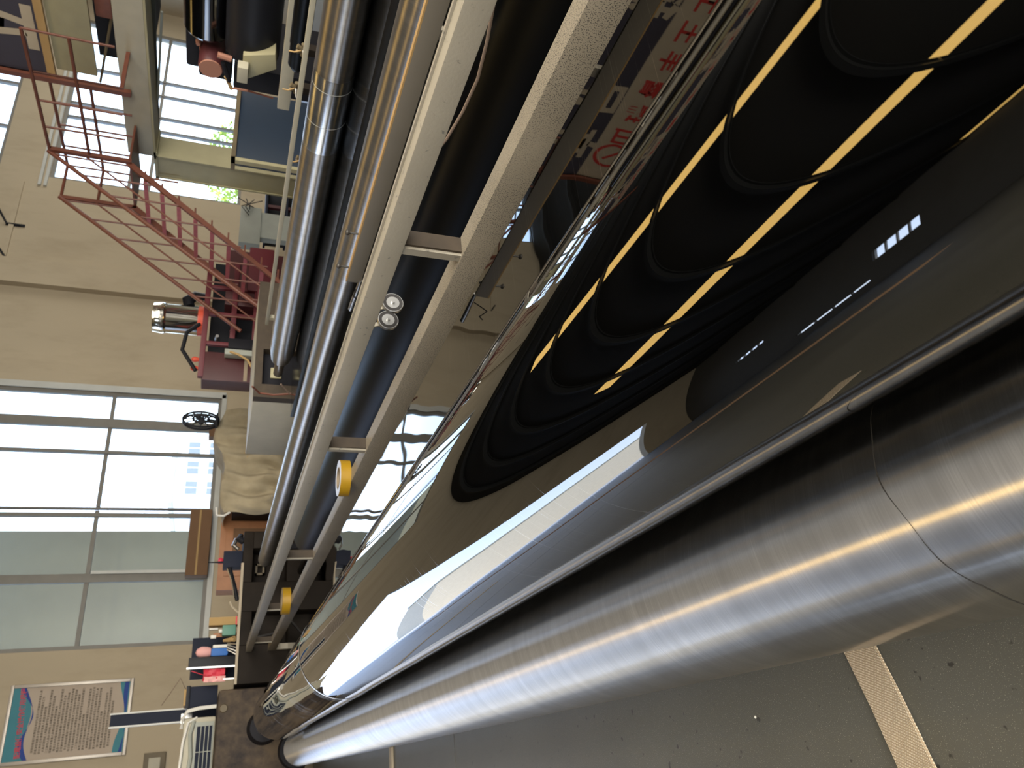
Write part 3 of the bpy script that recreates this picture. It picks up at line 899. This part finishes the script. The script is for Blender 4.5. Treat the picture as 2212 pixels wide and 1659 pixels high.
# standing fan
t = thing('fan', (6.62, 14.9, 1.55), 'black caged fan on top of the draped machine against the window', 'fan')
c0 = Vector((6.62, 14.9, 2.02))
for k in range(3):
    rr = [.27, .27, .12][k]; dy = [-.06, .06, -.09][k]
    MB().tube([c0 + Vector((rr * .62 * math.cos(a), dy, rr * 1.25 * math.sin(a))) for a in [2 * PI * i / 28 for i in range(29)]], .022, 6, False).build('cage_ring', 'black', t)
for k in range(12):
    a = 2 * PI * k / 12
    MB().tube([c0 + Vector((.03 * math.cos(a), -.1, .03 * math.sin(a))), c0 + Vector((.27 * .62 * math.cos(a), -.05, .27 * 1.25 * math.sin(a)))], .012, 5).build('cage_wire', 'black', t)
for k in range(3):
    a = 2 * PI * k / 3 + .4
    g = [[c0 + Vector((r_ * .55 * math.cos(a + w), .01 * w, r_ * 1.1 * math.sin(a + w))) for w in (-.35, 0, .35)] for r_ in (.03, .12, .21)]
    MB().sheet(g).build('blade', 'grey', t, solid=.006)
MB().lathe(c0, [(-.10, .03), (-.05, .06), (.08, .06), (.12, .03)], 20).build('motor', 'black', t)
MB().tube([c0 + Vector((0, .02, -.1)), c0 + Vector((0, .02, -.30))], .03, 10).build('stem', 'black', t)
rbox((6.5, 14.75, 1.70), (6.74, 15.05, 1.74), 'base', 'black', t, .01)

# maroon machine with steel drum
t = thing('maroon_machine', (8, 12.8, 0), 'maroon framed machine with dark interior behind the red stairs', 'machine')
X0, X1, YM = 6.35, 9.2, 12.4
box((X0 + .3, YM + .5, 0), (X1 - .1, YM + .9, 1.95)).build('back_panel', 'black', t)
box((X0 + .0, YM + .10, 1.0), (X0 + .12, YM + .5, 2.0)).build('side_panel', 'maroon', t, .01)
box((X0 - .06, YM - .0, .95), (X0 + .50, YM + .08, 1.98)).build('side_panel', 'maroon', t, .01)
for x in (7.0, 7.62, 8.2):
    MB().box((x, YM, 0), (x + .07, YM + .08, 2.05)).build('post', 'maroon2', t, .006)
for z, xa, xb in ((1.97, X0, 8.8), (1.50, 7.0, 8.8), (1.12, 7.0, 8.2)):
    box((xa, YM - .01, z), (xb, YM + .09, z + .09)).build('cross_rail', 'maroon2', t, .006)
box((7.9, YM + .05, .7), (9.15, YM + .5, 1.72)).build('hopper', 'maroon', t, .02)
box((8.2, YM - .05, .9), (9.2, YM + .05, 1.35)).build('hopper', 'maroon2', t, .02)
for k, (x, z) in enumerate(((6.95, 1.2), (7.2, 1.35), (7.35, 1.1), (7.5, 1.55), (6.9, 1.75), (7.3, 1.8))):
    MB().lathe((x, YM + .2, z), [(0, .03), (.12, .05), (.2, .04)], 14).build('valve', 'metal' if k % 2 else 'core', t)
MB().tube([(6.5, YM + .1, 2.1), (6.9, YM + .1, 2.35), (7.2, YM, 2.30), (7.4, YM, 2.1)], .035, 8).build('hose', 'black', t)
for x in (6.6, 6.78):
    MB().lathe((x, YM + .2, 2.06), [(0, .03), (.06, .05), (.10, .05), (.13, .02)], 14, 'Z').build('lamp', 'orange', t)
box((6.3, YM - .02, 1.25), (6.9, YM + .02, 1.31)).build('pipe_rail', 'core', t)
rbox((6.85, YM - .2, 1.15), (7.05, YM - .02, 1.60), 'control_unit', 'dark', t, .01)
rbox((6.72, YM - .2, 1.15), (6.83, YM - .05, 1.65), 'control_unit', 'grey', t, .01)
MB().tube([(6.76, YM - .22, 1.56), (6.70, YM - .25, 1.42), (6.6, YM - .25, 1.26), (6.4, YM - .25, 1.15)], .02, 8).build('air_hose', 'amber', t)
cdr = P(390, 690, 'Y', YM + .35)
t = thing('steel_drum', (cdr.x, YM + .35, 2.04), 'shiny steel drum on an orange ring on top of the maroon machine', 'drum')
zt = P(352, 690, 'Y', YM + .35).z
MB().lathe((cdr.x, YM + .35, 0), [(2.14, .26), (2.16, .27), (2.7, .265), (2.74, .285), (2.9, .265), (zt - .06, .265), (zt - .03, .285), (zt, .27)], 48, 'Z').build('drum_body', 'steel', t)
MB().lathe((cdr.x, YM + .35, 0), [(2.04, .2), (2.05, .27), (2.15, .28), (2.16, .2)], 40, 'Z').build('ring', 'orange', t)
t = thing('pipe_elbow', (8.3, YM + .3, 2.05), 'dark curved pipe elbow on the maroon machine behind the stair rail', 'pipe')
q = P(425, 640, 'Y', YM + .3)
MB().tube([Vector((q.x, q.y, 2.0)), q + Vector((0, 0, .02)), q + Vector((-.12, 0, .14)), q + Vector((-.25, 0, .1))], [.06, .09, .11, .10], 14).build('elbow', 'black', t)

# grey electric box, violet table behind
t = thing('junction_box', (13.0, 16, 0), 'grey electrical box with loose wires behind the stair foot', 'box')
p0, p1 = P(515, 522, 'Y', 16), P(566, 450, 'Y', 16)
rbox((p0.x, 16, p1.z), (p1.x, 16.3, p0.z), 'case', 'grey', t, .02)
for k in range(4):
    MB().tube([Vector((p1.x - .3 + .1 * k, 15.98, p1.z + .3)), Vector((p1.x - .1, 15.9, p1.z + .5 - .1 * k)), Vector((p1.x + .2, 15.95, p1.z + .2 * k))], .012, 6).build('wire', 'black', t)
box((p1.x - .9, 16.05, 0), (p1.x - .1, 16.25, p1.z)).build('stand', 'grey', t)
t = thing('dark_rack', (15, 17.6, 0), 'dark violet steel rack with open shelves behind the column', 'rack')
q0, q1 = P(575, 505, 'Y', 17.4), P(640, 395, 'Y', 17.4)
for x in (q0.x, (q0.x + q1.x) / 2, q1.x):
    box((x - .05, 17.4, 0), (x + .05, 17.5, q0.z)).build('post', 'maroon', t)
for z in (q0.z, q0.z - .55, .1):
    box((q0.x - .05, 17.35, z), (q1.x + .05, 18.0, z + .06)).build('shelf', 'navy', t)
box((q0.x, 17.9, .1), (q1.x, 17.95, q0.z)).build('back', 'black', t)

# blue cabinet
t = thing('blue_cabinet', (9.3, 9.1, 0), 'dark blue steel cabinet with grey frame below the louvred window', 'cabinet')
c0_, c1_ = P(522, 345, 'Y', 8.9), P(522, 215, 'Y', 8.9)
rbox((c0_.x, 8.9, 0), (c1_.x + .2, 9.05, 1.68), 'cabinet_body', 'blue', t, .01)
box((c0_.x - .06, 8.86, 0), (c0_.x, 8.94, 1.74)).build('frame_post', 'cream2', t)
box((c0_.x - .06, 8.86, 1.68), (c1_.x + .2, 9.08, 1.74)).build('frame_top', 'grime2', t)

# ================================================================ RIGHT-HAND MACHINE, near top of the picture's left
t = thing('calender_machine', (6.5, 4.5, 0), 'black calender machine with big dark cylinders, brown motor and cream bracket', 'machine')
def cyl(px, py0, py1, x, r, mat, nm, yend, y0=-2.0, pc=None, seg=64):
    z = P(px, yend, 'X', x).z
    ye = P(px, yend, 'X', x).y
    return MB().lathe((x, 0, z), [(y0, r * .3), (y0, r), (ye - .03, r), (ye, r * .93), (ye, r * .3)], seg).build(nm, mat, t, ang=16)
cyl(545, 0, 0, 6.4, .25, 'black', 'cylinder', 110)
cyl(450, 0, 0, 6.6, .22, 'black_mirror', 'cylinder', 60)
e = P(520, 122, 'X', 6.3)
box((6.25, -2, e.z - .02), (6.28, e.y + .0, e.z + .005)).build('guard_edge', 'metal', t)
pm = P(455, 148, 'X', 6.3)
MB().lathe((6.3, pm.y, pm.z), [(0, .05), (0, .11), (.02, .118), (.5, .118), (.5, .04)], 40, 'X').build('motor', 'maroon', t)
MB().lathe((6.3, pm.y, pm.z), [(-.012, .0), (-.012, .104), (0, .108)], 40, 'X').build('motor_cap', 'brownred', t)
a, b = P(400, 62, 'X', 6.6), P(432, 150, 'X', 6.6)
rbox((6.62, a.y, b.z), (6.95, b.y, a.z), 'gearbox', 'dark', t, .03)
a, b = P(428, 100, 'X', 6.7), P(500, 180, 'X', 6.7)
rbox((6.72, a.y + .05, b.z), (6.98, b.y, a.z), 'gearbox', 'dark', t, .03)
for px_ in (428, 436, 444):
    q = P(px_ , 96 + (px_ - 428) * 2, 'X', 6.5)
    MB().lathe(q, [(0, .02), (.05, .03), (.1, .02)], 10, 'X').build('bolt', 'brownred', t)
a, b = P(505, 130, 'X', 6.4), P(645, 240, 'X', 6.4)
rbox((6.5, a.y + .15, b.z - .3), (7.3, b.y - .05, a.z), 'side_frame', 'dark', t, .02)
for (pa_, pb_, w_, mt) in (((482, 135), (495, 175), .05, 'dark'), ((488, 165), (500, 192), .04, 'ban_edge'), ((500, 190), (535, 196), .025, 'brownred'), ((535, 196), (590, 212), .02, 'rust'), ((470, 118), (500, 128), .06, 'brownred')):
    MB().tube([P(*pa_, 'X', 6.2), P(*pb_, 'X', 6.2)], w_ * .5, 8).build('pipe', mt, t)
a, b, c_, d_ = P(525, 120, 'X', 6.1), P(595, 118, 'X', 6.1), P(522, 175, 'X', 6.1), P(597, 150, 'X', 6.1)
MB().hexa([a, b, d_, c_], [v + Vector((.2, 0, 0)) for v in (a, b, d_, c_)]).build('bracket_arm', 'cream2', t, .008)
a, b = P(513, 145, 'X', 6.0), P(534, 182, 'X', 6.0)
rbox((6.0, a.y, b.z), (6.1, b.y, a.z), 'bracket_foot', 'cream', t, .006)
box((6.6, -1.8, 0), (7.2, 4.3, 1.2)).build('base', 'dark', t)

a, b = P(600, 235, 'X', 5.3), P(625, 235, 'X', 5.3)
t = thing('square_tube', (5.34, 2, 0), 'cream square tube ending in front of the blue cabinet', 'tube')
rbox((5.3, -2.2, b.z), (5.42, a.y, a.z + .005), 'tube_body', 'cream', t, .006)
for y in (-1.5, 2.5):
    box((5.32, y, 0), (5.40, y + .08, b.z)).build('post', 'cream', t)
t = thing('small_roller', (5.15, 2, 0), 'short dark shiny roller below the cream square tube', 'roller')
e = P(640, 155, 'X', 5.0)
MB().lathe((5.03, 0, e.z), [(-2.2, .02), (-2.2, .075), (e.y - .25, .075), (e.y - .24, .07), (e.y - .05, .07), (e.y, .04)], 48).build('roller_body', 'dark_roll', t)
for k, (px_, py_) in enumerate(((655, 108), (640, 190), (652, 345))):
    p = P(px_, py_, 'X', 4.7)
    t = thing('hand_valve', (p.x, p.y, p.z - .12), ['star-handled valve by the end of the small dark roller', 'star-handled valve beside the end of the cream square tube', 'small wing valve beside the banded roller near the column foot'][k], 'valve')
    for q in range(6):
        a = 2 * PI * q / 6
        MB().tube([p, p + Vector((0, .05 * math.cos(a), .05 * math.sin(a)))], [.014, .018], 8).build('spoke', 'grime2', t)
    MB().lathe(p, [(-.10, .006), (0, .01), (.02, .02)], 12, 'X').build('stem', 'metal', t)
    MB().tube([p + Vector((0, 0, .0)), p + Vector((-.04, 0, .06)), p + Vector((-.04, 0, .10))], .006, 6).build('lever', 'ban_edge', t)
    box((p.x - .02, p.y - .03, 0), (p.x + .04, p.y + .03, p.z)).build('valve_body', 'grime', t)

GS = KG
# ================================================================ PLATFORM, BANNER, STAIRS
GX = 9.0
t = thing('crane_girder', (GX + .3, 4, 0), 'cream box girder and platform edge carried on a tall column', 'girder')
zb, zt = 1.5 + .156 * GX, 1.5 + .197 * GX
box((GX, -4, zb), (GX + .5, 10.05, zt)).build('girder_web', 'cream', t, .01)
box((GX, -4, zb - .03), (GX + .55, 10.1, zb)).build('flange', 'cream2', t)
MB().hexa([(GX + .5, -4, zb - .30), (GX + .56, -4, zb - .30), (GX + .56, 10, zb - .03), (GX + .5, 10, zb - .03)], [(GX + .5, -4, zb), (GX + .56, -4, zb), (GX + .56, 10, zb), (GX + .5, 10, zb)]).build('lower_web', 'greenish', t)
for k in range(3):
    y = 3.5 + 2.1 * k
    MB().tube([(GX + .47, y, zb - .16), (GX + .47, y + 1.6, zb - .04)], .018, 8).build('brace', 'grey', t)
box((GX, 10.03, 0), (GX + .43, 10.06, zb)).build('column_flange', 'cream2', t)
box((GX + .02, 10.06, 0), (GX + .05, 10.51, zb)).build('column_web', 'cream2', t)
box((GX, 10.51, 0), (GX + .43, 10.54, zb)).build('column_flange', 'cream2', t)
box((GX, 9.95, zb - .05), (GX + .5, 10.6, zb)).build('cap_plate', 'cream2', t)
box((GX + .56, -4, zt - .12), (GX + 3.5, 10.05, zt)).build('deck', 'grime', t)
t = thing('parapet_panel', (GX + .02, 3, 1.5 + .228 * GX), 'plain cream panel under the blue banner on the platform edge', 'panel')
box((GX, -4, 1.5 + .228 * GX), (GX + .05, 8.62, 1.5 + .283 * GX)).build('panel_face', 'cream2', t, .006)
for k in range(4):
    MB().tube([(GX + .2, 1.8 + k * 1.9, zt), (GX + .2, 3.2 + k * 1.9, 1.5 + .23 * GX)], .02, 6).build('tie', 'grime2', t)
box((GX + .3, -4, zt), (GX + .34, 8.5, 1.5 + .228 * GX)).build('back_board', 'dark', t)
for k in range(3):
    rbox((GX + .1, 3.3 + k * 1.9, zt + .02), (GX + .28, 3.9 + k * 1.9, zt + .22), 'rusty_part', 'rust', t, .03)
# banner
t = thing('banner', (GX, 2.5, 4.07), 'long navy banner with cream characters and red lettered top strip on the platform', 'banner')
zA, zB, zC = 4.16, 5.06, 5.75
box((GX - .03, -4, zA), (GX - .01, 8.72, zB)).build('banner_cloth', 'banner', t)
o = box((GX - .03, -4, zB), (GX - .01, 8.72, zC)).build('top_strip', 'ban_w', t)
box((GX - .06, -4, zA - .10), (GX, 8.78, zA)).build('wooden_edge', 'ban_edge', t)
box((GX - .05, 8.72, zA), (GX, 8.80, zC)).build('end_batten', 'ban_edge', t)
yy = 8.35
for ch, gap in zip('立足穩至士', (0, 0, .9, 0, .1)):
    yy -= gap
    text('character', ch, .95, (GX - .03, yy, zA + .10), (0, -1, 0), (0, 0, 1), 'ban_w', t, .003, 1, .76, .03)
    yy -= .95
yy = 8.42
for ch in '⊘山瑞魯丰土工材料工程有限':
    text('character', ch, .40, (GX - .03, yy, zB + .20), (0, -1, 0), (0, 0, 1), 'ban_red', t, .003, 1, .95, .028)
    yy -= .52

# landing and staircase
SX1, ZT = 8.3, 3.15                                            # head of the flight
def sp(xx): return ZT - (SX1 - xx) * 1.31                      # stringer height at x
t = thing('staircase', (7, 10, 0), 'steep red-oxide steel staircase with pink tread edges climbing to the platform', 'stairs')
YN, YF = 9.5, 10.5
XF = SX1 - ZT / 1.31
for y in (YN, YF):
    MB().bar((XF, y, .06), (SX1, y, ZT), .04, .085).build('stringer', 'rust', t)
    hx0 = 5.95 + (.0 if y == YN else .25)
    MB().tube([(hx0, y, sp(hx0) + 1.02), (SX1, y, ZT + 1.02)], .030, 10).build('handrail', 'rust', t)
    MB().tube([(hx0 + .1, y, sp(hx0 + .1) + .55), (SX1, y, ZT + .55)], .014, 8).build('mid_rail', 'rust', t)
    for k in range(8):
        x = SX1 - .05 - k * .30
        if x < hx0: break
        MB().tube([(x, y, sp(x)), (x, y, sp(x) + 1.02)], .014, 8).build('baluster', 'rust', t)
for k in range(1, 13):
    x = SX1 - k * .185
    z = sp(x)
    if z < .1: break
    tr_ = MB().box((x - .11, YN + .02, z - .01), (x + .11, YF - .02, z + .012)).build('tread', 'rust', t)
    box((x - .115, YN + .02, z - .045), (x - .105, YF - .02, z + .012)).build('nosing', 'pink', tr_)
t = thing('landing', (8.65, 9.3, ZT), 'red-oxide landing with railing at the head of the stairs', 'landing')
box((SX1, 9.42, ZT - .04), (GX - .02, YF + .02, ZT - .01)).build('deck', 'rust', t)
for y in (9.45, YF):
    box((SX1 - .03, y - .02, ZT - .05), (SX1 + .03, y + .04, ZT + 1.0)).build('corner_post', 'rust', t)
for x, ya, yb in ((SX1, 8.07, YN), (GX - .06, 8.75, YF), (SX1, 7.42, 8.07)):
    for dz in (.5, 1.0):
        MB().tube([(x, ya, ZT + dz), (x, yb, ZT + dz)], .022, 8).build('rail', 'rust', t)
    k = int((yb - ya) / .36)
    for i in range(k + 1):
        y = ya + (yb - ya) * i / max(k, 1)
        MB().tube([(x, y, ZT), (x, y, ZT + 1.0)], .016, 8).build('baluster', 'rust', t)
for dz in (.5, 1.0):
    MB().tube([(SX1, YF, ZT + dz), (GX - .06, YF, ZT + dz)], .022, 8).build('rail', 'rust', t)
box((8.90, 8.72, ZT - .02), (8.97, 8.80, 7.2)).build('tall_post', 'rust', t)
box((SX1, 8.06, ZT - .05), (GX - .02, 8.10, ZT)).build('cross_beam', 'rust', t)
# landing bracket down to the floor
MB().box((P(290, 370, 'Y', YF).x - .1, YF - .03, 2.55), (P(290, 395, 'Y', YF).x + .12, YF, ZT - .04)).build('hanger_plate', 'brownred', t)

GS = KW
# ================================================================ WALL ITEMS
yw = HY1 - .005
t = thing('wall_poster', (1.5, yw, 3.08), 'framed rules poster with teal header and red title on the beige wall', 'poster')
x0, x1, z0, z1 = .83, 2.22, 3.10, 5.28
box((x0, yw - .03, z0), (x1, yw - .012, z1)).build('sheet', 'paper', t)
for a, b in (((x0 - .07, z0 - .07), (x1 + .07, z0)), ((x0 - .07, z1), (x1 + .07, z1 + .07)), ((x0 - .07, z0), (x0, z1)), ((x1, z0), (x1 + .07, z1))):
    box((a[0], yw - .06, a[1]), (b[0], yw, b[1])).build('frame', 'p_frame', t, .012)
def wavy(n, zf0, zf1, mat, dy, nm):
    g = [[Vector((x0 + (x1 - x0) * i / 24, yw - .03 - dy, zf(i / 24))) for i in range(25)] for zf in (zf0, zf1)]
    return MB().sheet(g).build(nm, mat, t, solid=.002)
wavy(0, lambda s: z1 - .42 + .16 * s + .06 * math.sin(s * 7), lambda s: z1, 'p_teal', .003, 'header')
wavy(0, lambda s: z1 - .44 + .17 * s + .07 * math.sin(s * 7), lambda s: z1 - .40 + .17 * s + .13 * math.sin(s * 7 + .3), 'p_blue', .006, 'header_wave')
wavy(0, lambda s: z0, lambda s: z0 + .13 + .07 * math.sin(s * 6 + 1.4), 'p_teal', .003, 'footer')
wavy(0, lambda s: z0 + .02, lambda s: z0 + .06 + .05 * math.sin(s * 6 + 2.6), 'p_blue', .006, 'footer_wave')
text('title', '配電設備安全操作使用規程', .118, (x0 + .05, yw - .036, z1 - .30), (1, 0, .06), (-.06, 0, 1), 'p_red', t, .004, 1, .95, .02)
rng = random.Random(4)
words = '一二三操作人員必須持證上崗嚴格遵守安全規程設備運行前應檢查各部位是否正常嚴禁非專業人員擅自開啟電源發現異常立即停機並報告保持現場整潔工作結束後切斷電源做好記錄'
z = z1 - .52
row = 0
while z > z0 + .24:
    n = rng.choice((22, 24, 24, 18, 23, 14))
    k = rng.randrange(len(words) - 26)
    text('text_line', ('  ' if row % 3 == 0 else '') + words[k:k + n], .050, (x0 + .10, yw - .034, z), (1, 0, 0), (0, 0, 1), 'ink', t, .002, 1, 1)
    z -= .066
    row += 1
t = thing('socket_box', (.65, yw, 2.3), 'small grey socket box on the wall left of the navy rail', 'box')
a = P(345, 1659, 'Y', yw); b = P(312, 1628, 'Y', yw)
rbox((a.x - .1, yw - .08, a.z - .1), (b.x, yw, b.z), 'case', 'grime2', t, .01)
rbox((a.x - .02, yw - .10, a.z), (b.x - .1, yw - .08, b.z - .1), 'cover', 'cream', t, .005)
for k, (py, top) in enumerate(((488, 0), (572, 1))):
    p = P(45 if k == 0 else 55, py, 'Y', yw)
    t = thing('wall_hook', (p.x, yw, p.z), ['black steel hook high on the wall, nearer the right windows', 'black steel hook high on the wall beside the pilaster'][k], 'hook', 'wall hooks')
    q = P(0, py - 18, 'Y', yw)
    MB().tube([p + Vector((0, -.03, 0)), Vector((p.x + .02, yw - .03, (p.z * .35 + q.z * .65))), Vector((q.x + .1, yw - .25, q.z))], .03, 8).build('hook_arm', 'black', t)
    box((p.x - .04, yw - .03, p.z - .1), (p.x + .04, yw, p.z + .35)).build('back_plate', 'black', t)
